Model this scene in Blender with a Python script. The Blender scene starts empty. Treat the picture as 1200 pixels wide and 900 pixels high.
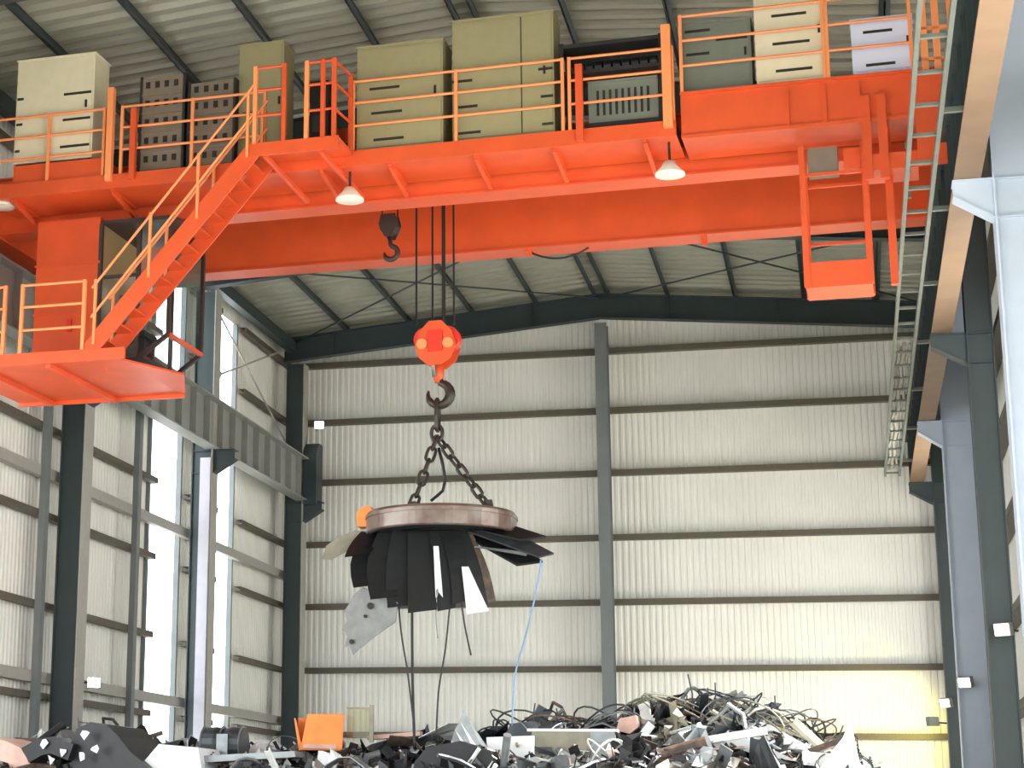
import bpy, math, random
from mathutils import Vector, Matrix

# ------------------------------------------------------------------ camera
YAW, PIT, ROL = 0.283417965, 0.232180290, 0.0152643754
F, CX, CY = 2227.01374, 348.919594, 429.338646      # pixels of the 1200x900 frame
CAM = Vector((0.0, 0.0, 1.6))
_fwd = Vector((-math.sin(YAW)*math.cos(PIT), math.cos(YAW)*math.cos(PIT), math.sin(PIT)))
_r0 = Vector((math.cos(YAW), math.sin(YAW), 0.0)); _u0 = _r0.cross(_fwd)
RIGHT = math.cos(ROL)*_r0 + math.sin(ROL)*_u0
UP = -math.sin(ROL)*_r0 + math.cos(ROL)*_u0
scene = bpy.context.scene
cam = bpy.data.cameras.new('camera')
cam.sensor_fit = 'HORIZONTAL'; cam.sensor_width = 36.0
cam.lens = F/1200.0*36.0
cam.shift_x = (600-CX)/1200.0
cam.shift_y = -(450-CY)/1200.0
cam.clip_end = 500
camo = bpy.data.objects.new('camera', cam)
scene.collection.objects.link(camo)
camo.matrix_world = Matrix(((RIGHT.x, UP.x, -_fwd.x, CAM.x), (RIGHT.y, UP.y, -_fwd.y, CAM.y), (RIGHT.z, UP.z, -_fwd.z, CAM.z), (0, 0, 0, 1)))
scene.camera = camo

# ------------------------------------------------------------------ world, exposure, sun
WORLD_STRENGTH = 4.0
w = bpy.data.worlds.new('overcast_sky'); scene.world = w; w.use_nodes = True
bg = w.node_tree.nodes['Background']
bg.inputs[0].default_value = (0.93, 0.97, 1.0, 1); bg.inputs[1].default_value = WORLD_STRENGTH
scene.view_settings.view_transform = 'Standard'; scene.view_settings.look = 'None'
scene.view_settings.gamma = 1.0; scene.view_settings.use_curve_mapping = False
scene.view_settings.exposure = 0.55
sun = bpy.data.lights.new('sun', 'SUN'); sun.energy = 14.0; sun.angle = math.radians(12); sun.color = (1.0, 0.95, 0.86)
suno = bpy.data.objects.new('sun', sun); scene.collection.objects.link(suno)
suno.rotation_euler = Vector((-0.62, -0.12, -0.62)).to_track_quat('-Z', 'Y').to_euler()

# ------------------------------------------------------------------ helpers
random.seed(7)
col = scene.collection
def ray(x, y):
    return RIGHT*((x-CX)/F) - UP*((y-CY)/F) + _fwd
def at(x, y, Y):
    d = ray(x, y); return CAM + d*(Y/d.y)
def atx(x, y, X):
    d = ray(x, y); return CAM + d*(X/d.x)
def atz(x, y, Z):
    d = ray(x, y); return CAM + d*((Z-CAM.z)/d.z)

def mat(name, c, rough=0.6, metal=0.0, var=0.0, scale=6.0, bump=0.0, c2=None, stretch=None):
    m = bpy.data.materials.new(name); m.use_nodes = True
    nt = m.node_tree; b = nt.nodes['Principled BSDF']
    lin = [((v/255)/12.92 if v/255 <= 0.04045 else ((v/255+0.055)/1.055)**2.4) for v in c]
    b.inputs['Base Color'].default_value = (*lin, 1)
    b.inputs['Roughness'].default_value = rough; b.inputs['Metallic'].default_value = metal
    if var or c2 or bump:
        tc = nt.nodes.new('ShaderNodeTexCoord'); n = nt.nodes.new('ShaderNodeTexNoise')
        n.inputs['Scale'].default_value = scale; n.inputs['Detail'].default_value = 5
        if stretch:
            mp = nt.nodes.new('ShaderNodeMapping'); mp.inputs['Scale'].default_value = stretch
            nt.links.new(tc.outputs['Object'], mp.inputs['Vector']); nt.links.new(mp.outputs[0], n.inputs['Vector'])
        else:
            nt.links.new(tc.outputs['Object'], n.inputs['Vector'])
        if var or c2:
            r = nt.nodes.new('ShaderNodeValToRGB')
            if c2:
                l2 = [((v/255)/12.92 if v/255 <= 0.04045 else ((v/255+0.055)/1.055)**2.4) for v in c2]
            else:
                l2 = [v*(1-var) for v in lin]
            r.color_ramp.elements[0].position = 0.38; r.color_ramp.elements[0].color = (*l2, 1)
            r.color_ramp.elements[1].position = 0.62; r.color_ramp.elements[1].color = (*lin, 1)
            nt.links.new(n.outputs['Fac'], r.inputs[0]); nt.links.new(r.outputs[0], b.inputs['Base Color'])
        if bump:
            bp = nt.nodes.new('ShaderNodeBump'); bp.inputs['Strength'].default_value = bump; bp.inputs['Distance'].default_value = 0.03
            nt.links.new(n.outputs['Fac'], bp.inputs['Height']); nt.links.new(bp.outputs[0], b.inputs['Normal'])
    return m
def lamp_mat(name, c, s):
    m = mat(name, c); b = m.node_tree.nodes['Principled BSDF']
    b.inputs['Emission Color'].default_value = (c[0]/255, c[1]/255, c[2]/255, 1); b.inputs['Emission Strength'].default_value = s
    return m
def glass_mat(name, tint, gloss=0.12):
    m = bpy.data.materials.new(name); m.use_nodes = True; nt = m.node_tree
    for n in list(nt.nodes): nt.nodes.remove(n)
    o = nt.nodes.new('ShaderNodeOutputMaterial'); mx = nt.nodes.new('ShaderNodeMixShader')
    t = nt.nodes.new('ShaderNodeBsdfTransparent'); g = nt.nodes.new('ShaderNodeBsdfGlossy')
    t.inputs[0].default_value = (*tint, 1); g.inputs['Roughness'].default_value = 0.08
    mx.inputs[0].default_value = gloss
    nt.links.new(t.outputs[0], mx.inputs[1]); nt.links.new(g.outputs[0], mx.inputs[2]); nt.links.new(mx.outputs[0], o.inputs[0])
    return m

M = dict(
    wall=mat('cream_sheet', (240, 239, 231), 0.55, 0, 0.06, 0.7),
    roof=mat('grey_roof_sheet', (166, 166, 150), 0.42, 0.25, 0.10, 0.8),
    girt=mat('brown_grey_girt', (96, 88, 76), 0.6, 0, 0.1),
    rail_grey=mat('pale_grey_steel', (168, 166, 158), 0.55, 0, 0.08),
    green=mat('dark_green_grey_steel', (50, 63, 64), 0.5, 0, 0.12, 3),
    post=mat('mid_grey_steel', (118, 124, 124), 0.5, 0, 0.08, 3),
    blue=mat('light_blue_grey_steel', (188, 201, 218), 0.45, 0, 0.05, 3),
    lilac=mat('pale_lilac_lit_strip', (198, 196, 206), 0.5, 0, 0.05),  # colour of the painted light strip on one left column
    runway=mat('grey_runway_paint', (150, 152, 146), 0.5, 0, 0.1, 2),
    tan=mat('tan_bounce_soffit', (142, 116, 92), 0.6, 0, 0.12, 2),  # warm floor bounce painted into the right runway soffit
    floor=mat('concrete', (214, 211, 203), 0.8, 0, 0.15, 0.6, 0.1),
    orange=mat('orange_crane_paint', (220, 86, 42), 0.38, 0, 0.10, 2.0),
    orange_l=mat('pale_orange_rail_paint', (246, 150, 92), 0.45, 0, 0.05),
    red=mat('red_orange_paint', (222, 52, 34), 0.4, 0, 0.10, 2.0),
    cream=mat('cream_cabinet_paint', (222, 212, 182), 0.5, 0, 0.04),
    olive=mat('olive_cream_cabinet_paint', (150, 142, 106), 0.5, 0, 0.05),
    bluew=mat('bluish_white_paint', (214, 220, 240), 0.4),
    gcab=mat('grey_green_cabinet_paint', (118, 124, 112), 0.5, 0, 0.06),
    brown=mat('brown_grey_mesh_paint', (126, 112, 96), 0.6, 0, 0.1),
    slot=mat('dark_slot', (38, 34, 30), 0.7),
    black=mat('black_steel', (26, 28, 30), 0.45, 0.2, 0.2, 8),
    rack=mat('dark_rack_steel', (48, 46, 46), 0.5, 0.2, 0.1),
    rope=mat('wire_rope', (44, 40, 42), 0.5, 0.4),
    rust=mat('rusty_magnet_steel', (130, 120, 112), 0.36, 0.5, 0, 3, 0.05, (108, 88, 78)),
    chain=mat('dark_chain_steel', (66, 60, 54), 0.4, 0.5, 0.2, 20),
    galv=mat('galvanised_steel', (128, 134, 126), 0.4, 0.5, 0.1, 5),
    cabin=mat('brown_cabin_lining', (156, 130, 90), 0.6),
    frame=mat('dark_cabin_frame', (58, 44, 42), 0.5),
    glass=glass_mat('cabin_glass', (0.86, 0.9, 0.9)),
    pane=glass_mat('clear_daylight_pane', (0.97, 0.985, 1.0), 0.04),
    lampw=lamp_mat('lit_lamp', (255, 250, 235), 12),
    lampg=mat('lamp_glass', (232, 228, 214), 0.3),
    lampy=lamp_mat('yellow_lit_lamp', (255, 240, 150), 8),
    redl=lamp_mat('red_beacon', (255, 40, 40), 1.5),
)
SCR = dict(
    black=mat('scrap_black', (30, 32, 35), 0.4, 0.2, 0.3, 6),
    dgrey=mat('scrap_dark_grey', (66, 72, 76), 0.4, 0.4, 0.3, 6),
    grey=mat('scrap_grey', (140, 146, 148), 0.4, 0.5, 0.2, 6),
    white=mat('scrap_white', (228, 230, 230), 0.5, 0, 0.08, 4),
    rust=mat('scrap_rust_brown', (104, 86, 74), 0.7, 0.1, 0, 7, 0, (72, 62, 56)),
    pink=mat('scrap_pale_red', (206, 168, 154), 0.6, 0, 0.2, 5),
    olive=mat('scrap_olive', (140, 136, 118), 0.5, 0.2, 0.2, 5),
    blue=mat('scrap_blue', (122, 158, 196), 0.5, 0),
    orange=mat('scrap_orange', (246, 138, 58), 0.5, 0, 0.15, 4),
    clear=glass_mat('scrap_clear_sheet', (0.86, 0.85, 0.72), 0.1),
)

class MB:
    def __init__(s): s.v = []; s.f = []
    def add(s, vs, fs):
        n = len(s.v); s.v += [tuple(p) for p in vs]; s.f += [tuple(i+n for i in f) for f in fs]; return s
    def box(s, x0, x1, y0, y1, z0, z1):
        return s.add([(x0,y0,z0),(x1,y0,z0),(x1,y1,z0),(x0,y1,z0),(x0,y0,z1),(x1,y0,z1),(x1,y1,z1),(x0,y1,z1)],
                     [(3,2,1,0),(4,5,6,7),(0,1,5,4),(1,2,6,5),(2,3,7,6),(3,0,4,7)])
    def bar(s, p, q, wd, ht, up=(0,0,1)):
        p = Vector(p); q = Vector(q); d = (q-p).normalized(); up = Vector(up)
        a = d.cross(up)
        if a.length < 1e-4: a = d.cross(Vector((1,0,0)))
        a.normalize(); b = a.cross(d); a = a*(wd/2); b = b*(ht/2)
        return s.add([p-a-b, p+a-b, p+a+b, p-a+b, q-a-b, q+a-b, q+a+b, q-a+b],
                     [(3,2,1,0),(4,5,6,7),(0,1,5,4),(1,2,6,5),(2,3,7,6),(3,0,4,7)])
    def tube(s, pts, r, n=8, closed=False):
        pts = [Vector(p) for p in pts]; N = len(pts); rings = []; ref = None
        for i, p in enumerate(pts):
            if closed: d = pts[(i+1) % N]-pts[i-1]
            else: d = pts[min(i+1, N-1)]-pts[max(i-1, 0)]
            d.normalize()
            if ref is None:
                ref = d.cross(Vector((0,0,1)))
                if ref.length < 1e-3: ref = d.cross(Vector((1,0,0)))
            ref = (ref - d*ref.dot(d)).normalized(); b = d.cross(ref)
            rr = r[i] if isinstance(r, (list, tuple)) else r
            rings.append([p+(ref*math.cos(2*math.pi*k/n)+b*math.sin(2*math.pi*k/n))*rr for k in range(n)])
        vs = [v for R in rings for v in R]; fs = []
        for i in range(N if closed else N-1):
            j = (i+1) % N
            for k in range(n):
                k2 = (k+1) % n; fs.append((i*n+k, i*n+k2, j*n+k2, j*n+k))
        if not closed: fs += [tuple(range(n-1,-1,-1)), tuple((N-1)*n+k for k in range(n))]
        return s.add(vs, fs)
    def lathe(s, prof, c=(0,0,0), n=32, axis='z'):
        vs = []; fs = []; P = len(prof)
        for k in range(n):
            a = 2*math.pi*k/n
            for r, h in prof:
                if axis == 'z': q = (c[0]+r*math.cos(a), c[1]+r*math.sin(a), c[2]+h)
                elif axis == 'y': q = (c[0]+r*math.cos(a), c[1]+h, c[2]+r*math.sin(a))
                else: q = (c[0]+h, c[1]+r*math.cos(a), c[2]+r*math.sin(a))
                vs.append(q)
        for k in range(n):
            k2 = (k+1) % n
            for i in range(P-1): fs.append((k*P+i, k2*P+i, k2*P+i+1, k*P+i+1))
        return s.add(vs, fs)
    def prism(s, poly, axis, a, b):          # poly in the two other axes, extruded along axis
        def pt(p, h):
            return {'x': (h, p[0], p[1]), 'y': (p[0], h, p[1]), 'z': (p[0], p[1], h)}[axis]
        n = len(poly)
        vs = [pt(p, a) for p in poly]+[pt(p, b) for p in poly]
        fs = [tuple(range(n-1,-1,-1)), tuple(range(n, 2*n))]+[(i, (i+1) % n, (i+1) % n+n, i+n) for i in range(n)]
        return s.add(vs, fs)
    def plate(s, pts, t):                    # polygon of 3D points with thickness
        pts = [Vector(p) for p in pts]; n = len(pts)
        nr = (pts[1]-pts[0]).cross(pts[2]-pts[0]).normalized()*t
        vs = pts+[p+nr for p in pts]
        fs = [tuple(range(n-1,-1,-1)), tuple(range(n, 2*n))]+[(i, (i+1) % n, (i+1) % n+n, i+n) for i in range(n)]
        return s.add(vs, fs)
    def strip(s, left, right, t):            # bent sheet: two rails of points, thickness t
        n = len(left); L = [Vector(p) for p in left]; R = [Vector(p) for p in right]; vs = []; fs = []
        nrm = []
        for i in range(n):
            d = L[min(i+1,n-1)]-L[max(i-1,0)]; q = (R[i]-L[i]).cross(d); nrm.append(q.normalized()*t if q.length > 1e-9 else Vector((0,0,t)))
        for i in range(n): vs += [L[i], R[i], R[i]+nrm[i], L[i]+nrm[i]]
        for i in range(n-1):
            a = 4*i; b = a+4
            for k in range(4): fs.append((a+k, a+(k+1) % 4, b+(k+1) % 4, b+k))
        fs += [(3,2,1,0), tuple(4*(n-1)+k for k in range(4))]
        return s.add(vs, fs)
    def mesh(s, name):
        me = bpy.data.meshes.new(name); me.from_pydata(s.v, [], s.f); me.update()
        import bmesh
        bm = bmesh.new(); bm.from_mesh(me); bmesh.ops.recalc_face_normals(bm, faces=bm.faces); bm.to_mesh(me); bm.free()
        return me
    def build(s, name, m, parent=None, smooth=False, loc=None):
        me = s.mesh(name); me.materials.append(m)
        if smooth:
            for p in me.polygons: p.use_smooth = True
        o = bpy.data.objects.new(name, me); col.objects.link(o)
        if loc is not None:
            me.transform(Matrix.Translation(-Vector(loc))); o.location = loc
        if parent: o.parent = parent
        return o
def tag(o, label=None, cat=None, group=None, kind=None):
    if label: o['label'] = label
    if cat: o['category'] = cat
    if group: o['group'] = group
    if kind: o['kind'] = kind
    return o
def empty(name, loc, rz=0.0):
    o = bpy.data.objects.new(name, None); col.objects.link(o); o.location = loc; o.rotation_euler = (0, 0, rz)
    o.empty_display_size = 0.2
    return o
def inst(name, me, parent, loc=(0,0,0), rot=(0,0,0), scale=(1,1,1)):
    o = bpy.data.objects.new(name, me); col.objects.link(o); o.parent = parent; o.location = loc; o.rotation_euler = rot; o.scale = scale
    return o
def structure(o, label=None):
    o['kind'] = 'structure'
    if label: o['label'] = label
    return o

# ------------------------------------------------------------------ hall shell
RX = -5.6                                   # ridge
XL, XR, YB, YF = -14.12, 2.96, 47.2, -12.0
def zr(x): return 14.64-0.087*abs(x-RX)     # underside of the roof sheet
FR = [23.9, 31.8, 39.0, 46.2]               # portal frames in view
FR_ALL = [-11.4, -4.2, 3.0, 10.2, 17.4]+FR
ROWS = [2.0, 3.6, 5.2, 6.82, 8.42, 10.04, 11.63, 13.17]

structure(MB().box(-45, 35, -40, 62, -0.3, 0).build('floor', M['floor']), 'pale concrete floor of the hall')

def corr(mb, a0, a1, pitch, depth, fn):
    """trapezoid ribs along a; fn(a, d) -> (bottom point, top point)"""
    pts = []; a = a0
    prof = [(0, 0), (0.42, 0), (0.55, 1), (0.87, 1), (1.0, 0)]
    while a < a1-1e-6:
        for t, d in prof[:-1]:
            if a+t*pitch <= a1: pts.append((a+t*pitch, d*depth))
        a += pitch
    pts.append((a1, 0))
    vs = []
    for p, d in pts: vs += list(fn(p, d))
    mb.add(vs, [(2*i, 2*i+2, 2*i+3, 2*i+1) for i in range(len(pts)-1)])

mb = MB(); corr(mb, XL, XR, 0.155, 0.022, lambda a, d: ((a, YB+d, 0), (a, YB+d, zr(a)+0.02)))
wb = structure(mb.build('wall_back', M['wall']), 'cream corrugated sheet gable wall behind the scrap heap')
for z in ROWS:
    m_ = MB(); x0, x1 = XL+0.3, XR-0.3
    m_.box(x0, x1, YB-0.2, YB-0.19, z-0.07, z+0.07).box(x0, x1, YB-0.19, YB-0.005, z+0.062, z+0.07).box(x0, x1, YB-0.19, YB-0.005, z-0.07, z-0.062)
    m_.build('girt', M['girt'], wb)
# left wall with two tall daylight panes and an unseen opening nearer the front, added for light
mb = MB()
def lw(a0, a1, z0, z1): corr(mb, a0, a1, 0.155, 0.022, lambda a, d: ((XL-d, a, z0), (XL-d, a, z1)))
ze = zr(XL)+0.02
lw(YF, 6.0, 0, ze); lw(6.0, 27.5, 8.6, ze); lw(27.5, 37.2, 0, ze); lw(37.2, 39.15, 13.3, ze); lw(39.15, 41.2, 0, ze); lw(41.2, 42.9, 13.3, ze); lw(42.9, YB, 0, ze)
wl = structure(mb.build('wall_left', M['wall']), 'cream corrugated side wall with tall daylight strips')
for z in ROWS:
    for (a, b) in (((27.6, 37.15) if z < 8.6 else (10.1, 37.15)), (39.2, 41.15), (42.95, YB-0.22)):
        MB().box(XL+0.27, XL+0.28, a, b, z-0.06, z+0.06).box(XL+0.12, XL+0.27, a, b, z+0.052, z+0.06).box(XL+0.12, XL+0.27, a, b, z-0.06, z-0.052).build('girt', M['girt'], wl)
for z in (7.58, 3.92):
    MB().box(XL+0.16, XL+0.3, 27.6, YB-0.25, z-0.1, z+0.1).build('wall_rail', M['rail_grey'], wl)
for y in (31.15, 35.75):
    MB().box(XL+0.29, XL+0.41, y-0.09, y+0.09, 0, 13.4).build('wall_post', M['post'], wl)
mb = MB()
def rw(a0, a1, z0, z1): corr(mb, a0, a1, 0.155, 0.022, lambda a, d: ((XR+d, a, z0), (XR+d, a, z1)))
rw(YF, 8.0, 0, ze); rw(8.0, 20.5, 8.6, ze); rw(20.5, 25.8, 0, ze); rw(25.8, 29.8, 10.6, ze); rw(29.8, 39.6, 0, ze); rw(39.6, 43.4, 9.0, ze); rw(43.4, YB, 0, ze)  # gaps out of view, added to let sky and sun light in
wr = structure(mb.build('wall_right', M['wall']), 'cream corrugated side wall behind the blue-grey columns')
for z in ROWS:
    for (a, b) in (((29.9, 39.5),) if z < 11.5 else ((14.1, YB-0.22),)):
        MB().box(XR-0.28, XR-0.27, a, b, z-0.07, z+0.07).box(XR-0.27, XR-0.01, a, b, z+0.062, z+0.07).box(XR-0.27, XR-0.01, a, b, z-0.07, z-0.062).build('girt', M['girt'], wr)
mb = MB(); corr(mb, XL, XR, 0.155, 0.022, lambda a, d: ((a, YF-d, 8.0), (a, YF-d, zr(a)+0.02)))
structure(mb.build('wall_front', M['wall']), 'cream sheet wall above the open entrance')
for k, (a, b) in enumerate(((37.2, 39.15), (41.2, 42.9))):
    wn = structure(MB().box(XL-0.03, XL-0.02, a, b, 0, 13.3).build('window_%d' % (k+1), M['pane']), ['wider', 'narrower'][k]+' tall white daylight strip in the left wall')
    for y in (a, b): MB().box(XL-0.04, XL+0.08, y-0.04, y+0.04, 0, 13.3).build('window_frame', M['post'], wn)

# roof: sheet, purlins, rafters and wind bracing
mb = MB()
corr(mb, YF, YB+0.1, 0.4, 0.09, lambda a, d: ((XL-0.2, a, zr(XL-0.2)+d), (RX, a, zr(RX)+d)))
corr(mb, YF, YB+0.1, 0.4, 0.09, lambda a, d: ((RX, a, zr(RX)+d), (XR+0.2, a, zr(XR+0.2)+d)))
ce = structure(mb.build('ceiling', M['roof']), 'grey corrugated roof sheeting on dark purlins')
for k in range(-5, 6):
    for x in ([RX-0.17, RX+0.17] if k == 0 else [RX+k*1.65]):
        z = zr(x)-0.005
        if not XL+0.1 < x < XR-0.1: continue
        MB().box(x-0.01, x+0.01, YF, YB-0.02, z-0.2, z).box(x-0.01, x+0.08, YF, YB-0.02, z-0.2, z-0.185).box(x-0.08, x+0.01, YF, YB-0.02, z-0.015, z).build('purlin', M['green'], ce)
def rafter(y):
    tk = 0.2
    def top(x): return zr(x)-0.21
    def bot(x):
        d = 0.62
        e = min(x-(XL+0.3), (XR-0.3)-x)
        return top(x)-d
    xs = [XL+0.3, -12.5, -11.3, RX, 0.1, 1.4, XR-0.3]
    m_ = MB()
    for a, b in zip(xs, xs[1:]):
        def quad(za, zb, zc, zd, w0):
            m_.add([(a,y-w0,za),(b,y-w0,zb),(b,y+w0,zb),(a,y+w0,za),(a,y-w0,zc),(b,y-w0,zd),(b,y+w0,zd),(a,y+w0,zc)],
                   [(3,2,1,0),(4,5,6,7),(0,1,5,4),(1,2,6,5),(2,3,7,6),(3,0,4,7)])
        quad(bot(a), bot(b), top(a), top(b), 0.008)
        quad(bot(a), bot(b), bot(a)+0.02, bot(b)+0.02, 0.12)
        quad(top(a)-0.02, top(b)-0.02, top(a), top(b), 0.12)
    for x in (-12.5, -9.9, -7.3, -3.9, -1.3, 1.4):
        m_.box(x-0.006, x+0.006, y-0.11, y+0.11, bot(x)+0.02, top(x)-0.02)
    m_.build('rafter', M['green'], ce)
for y in FR_ALL: rafter(y)
for y0, y1 in ((31.8, 39.0), (39.0, 46.2)):
    for xa, xb in ((XL+0.6, RX), (RX, XR-0.6)):
        MB().tube([(xa, y0, zr(xa)-0.3), (xb, y1, zr(xb)-0.3)], 0.022, 6).build('brace_rod', M['green'], ce)
        MB().tube([(xa, y1, zr(xa)-0.34), (xb, y0, zr(xb)-0.34)], 0.022, 6).build('brace_rod', M['green'], ce)
for X in (XL+0.5, XR-0.5):                   # eave beams
    MB().box(X-0.1, X+0.1, YF, YB-0.3, 13.35, 13.65).build('eave_beam', M['green'], ce)
for (p, q) in (((39.2, 11.0), (46.0, 13.4)), ((39.2, 13.4), (46.0, 11.0)), ((32.0, 11.0), (38.8, 13.4))):
    MB().tube([(XL+0.4, p[0], p[1]), (XL+0.4, q[0], q[1])], 0.025, 6).build('brace_rod', M['rail_grey'], wl)

# gable wind post in the middle of the back wall
gp = empty('gable_post', (RX-0.05, 46.75, 0))
zt = zr(RX)-0.85
MB().box(-0.15, 0.15, -0.2, -0.185, 0, zt).build('flange', M['post'], gp)
MB().box(-0.15, 0.15, 0.185, 0.2, 0, zt).build('flange', M['post'], gp)
MB().box(-0.006, 0.006, -0.185, 0.185, 0, zt).build('web', M['post'], gp)
MB().box(-0.22, 0.22, -0.28, 0.28, 0, 0.03).build('base_plate', M['post'], gp)
tag(gp, 'slim grey steel post up the middle of the back wall', 'post')

# portal columns with their runway brackets
ZS = 9.4                                     # soffit of the crane runway beams
def column(side, y, m, label, top):
    xc, h = (-13.46, 0.23) if side < 0 else {23.9: (2.28, 0.3), 31.8: (2.26, 0.195), 39.0: (2.23, 0.28), 46.2: (2.27, 0.23)}[y]
    c = empty('steel_column', (xc, y, 0))
    s = -side                                # inner side direction
    MB().box(s*h-0.012, s*h+0.012, -0.21, 0.21, 0, top).build('inner_flange', M['rail_grey'] if (side < 0 and m is M['green']) else m, c)  # left green columns: light on the inner flange painted as pale grey
    MB().box(-s*h-0.012, -s*h+0.012, -0.17, 0.17, 0, top).build('outer_flange', m, c)
    MB().box(-h+0.012, h-0.012, -0.12, -0.105, 0, top).build('web', m, c)
    MB().box(-0.42, 0.42, -0.3, 0.3, 0, 0.04).build('base_plate', m, c)
    b0, b1 = s*(h+0.012), s*(h+0.5 if side < 0 else xc-1.5)
    br = MB().prism([(b0, ZS-0.02), (b1, ZS-0.02), (b1, ZS-0.2), (b0, ZS-0.5)], 'y', -0.12, -0.1).build('bracket', m, c)
    MB().box(min(b0,b1), max(b0,b1), -0.15, 0.15, ZS-0.03, ZS-0.005).build('bracket_top_plate', m, br)
    MB().add([(b0,-0.15,ZS-0.52),(b1,-0.15,ZS-0.22),(b1,0.15,ZS-0.22),(b0,0.15,ZS-0.52),(b0,-0.15,ZS-0.5),(b1,-0.15,ZS-0.2),(b1,0.15,ZS-0.2),(b0,0.15,ZS-0.5)],
             [(3,2,1,0),(4,5,6,7),(0,1,5,4),(1,2,6,5),(2,3,7,6),(3,0,4,7)]).build('bracket_lower_plate', m, br)
    for z in (ZS-0.03, ZS-0.52):
        MB().box(-h+0.012, h-0.012, -0.17, -0.12, z-0.01, z+0.01).build('stiffener', m, c)
    tag(c, label, 'column')
    return c
column(-1, 23.9, M['green'], 'dark green column at the far left edge of the hall', 13.0)
column(-1, 31.8, M['green'], 'dark green column under the crane cabin, left of the daylight strips', 13.0)
c39 = column(-1, 39.0, M['green'], 'green-grey column with a pale lit side between the two white daylight strips', 13.0)
MB().box(-0.02, 0.215, -0.24, -0.13, 0, 9.2).build('lit_flange_strip', M['lilac'], c39)  # pale strip stands for light falling on the inner half, painted on
column(-1, 46.2, M['green'], 'dark green column in the far left corner of the hall', 13.0)
column(1, 23.9, M['blue'], 'nearest light blue-grey column at the right edge of the picture', 13.0)
column(1, 31.8, M['green'], 'dark green column between the two light blue-grey columns on the right', 13.0)
column(1, 39.0, M['blue'], 'farther light blue-grey column on the right with a stub bracket', 13.0)
column(1, 46.2, M['green'], 'dark green column in the far right corner of the hall', 13.0)

def runway(xc, flange_mat, web_mat, label):
    r = empty('crane_runway_beam', (xc, 17.0, ZS))
    L = 46.6-17.0
    MB().box(-0.16, 0.16, 0, L, 0.0, 0.03).build('bottom_flange', flange_mat, r)
    MB().box(-0.2, 0.2, 0, L, 1.05, 1.08).build('top_flange', web_mat, r)
    MB().box(-0.01, 0.01, 0, L, 0.03, 1.05).build('web', web_mat, r)
    MB().box(-0.04, 0.04, 0, L, 1.08, 1.16).build('rail', M['rope'], r)
    st = MB().box(-0.15, 0.15, -0.008, 0.008, 0.03, 1.05).mesh('stiffener'); st.materials.append(web_mat)
    y = 0.5
    while y < L: inst('stiffener', st, r, (0, y, 0)); y += 0.9
    return tag(r, label, 'beam')
rl = runway(-13.24, M['runway'], M['runway'], 'grey crane runway beam with stiffeners along the left wall')
MB().prism([(28.9, -0.1), (29.5, -0.1), (29.5, 1.5), (29.15, 1.5), (28.9, 1.2)], 'x', 0.06, 0.4).build('end_stop', M['green'], rl)
runway(1.68, M['tan'], M['green'], 'crane runway beam on the right with a tan underside')
cl = empty('cable_ladder', (1.13, 17.0, 9.5))
for x in (-0.16, 0.16): MB().box(x-0.025, x+0.025, 0, 28.5, -0.05, 0.05).build('rail', M['galv'], cl)
rg = MB().box(-0.14, 0.14, -0.025, 0.025, -0.02, 0.02).mesh('rung'); rg.materials.append(M['galv'])
for i in range(29): inst('rung', rg, cl, (0, 0.3+i, 0))
for i in range(8): MB().box(0.18, 0.42, 0.8+i*3.7, 0.86+i*3.7, -0.03, 0.03).build('support_arm', M['galv'], cl)
for k, (x, r_) in enumerate(((-0.09, 0.035), (-0.01, 0.045), (0.08, 0.03))):
    pts = [(x+0.02*math.sin(i*1.3+k), 16+i*0.5, 0.05+0.025*math.sin(i*2.1+k)) for i in range(25)]
    MB().tube(pts, r_, 6).build('cable', M['rail_grey'], cl)
tag(cl, 'galvanised cable ladder running beside the right runway beam', 'cable ladder')

# ------------------------------------------------------------------ overhead crane (its own, slightly skewed frame)
TH = math.radians(-2.1); CO = Vector((-5.0, 27.0, 0.0))
CT = Vector((math.cos(TH), math.sin(TH), 0)); CN = Vector((-math.sin(TH), math.cos(TH), 0))
def cr(x, y, v):                             # a pixel's point on the crane plane v, in crane coordinates (u, v, z)
    d = ray(x, y); t = (v-(CAM-CO).dot(CN))/d.dot(CN); P = CAM+d*t
    return Vector(((P-CO).dot(CT), v, P.z))
def cw(u, v, z): return CO+CT*u+CN*v+Vector((0, 0, z))
def on_crane(name, u, v, z): return empty(name, cw(u, v, z), TH)
crane = empty('overhead_crane', CO, TH)
tag(crane, 'orange double-girder overhead crane with stairs and cabin spanning the hall', 'crane')
OR, ORL = M['orange'], M['orange_l']
ZG0, ZG1 = 10.75, 11.72                      # girder bottom and top
U0, U1 = -8.1, 6.55
def girder(v0, v1):
    g = MB().box(U0, U1, v0+0.05, v1-0.05, ZG0+0.03, ZG1-0.03).build('girder', OR, crane)
    MB().box(U0, U1, v0, v1, ZG0, ZG0+0.03).build('bottom_flange', OR, g)
    MB().box(U0, U1, v0, v1, ZG1-0.03, ZG1).build('top_flange', OR, g)
    MB().box(U0+0.6, U1-0.4, (v0+v1)/2-0.04, (v0+v1)/2+0.04, ZG1, ZG1+0.07).build('trolley_rail', M['rope'], g)
    return g
girder(-0.15, 0.3); girder(2.85, 3.33)
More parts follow.
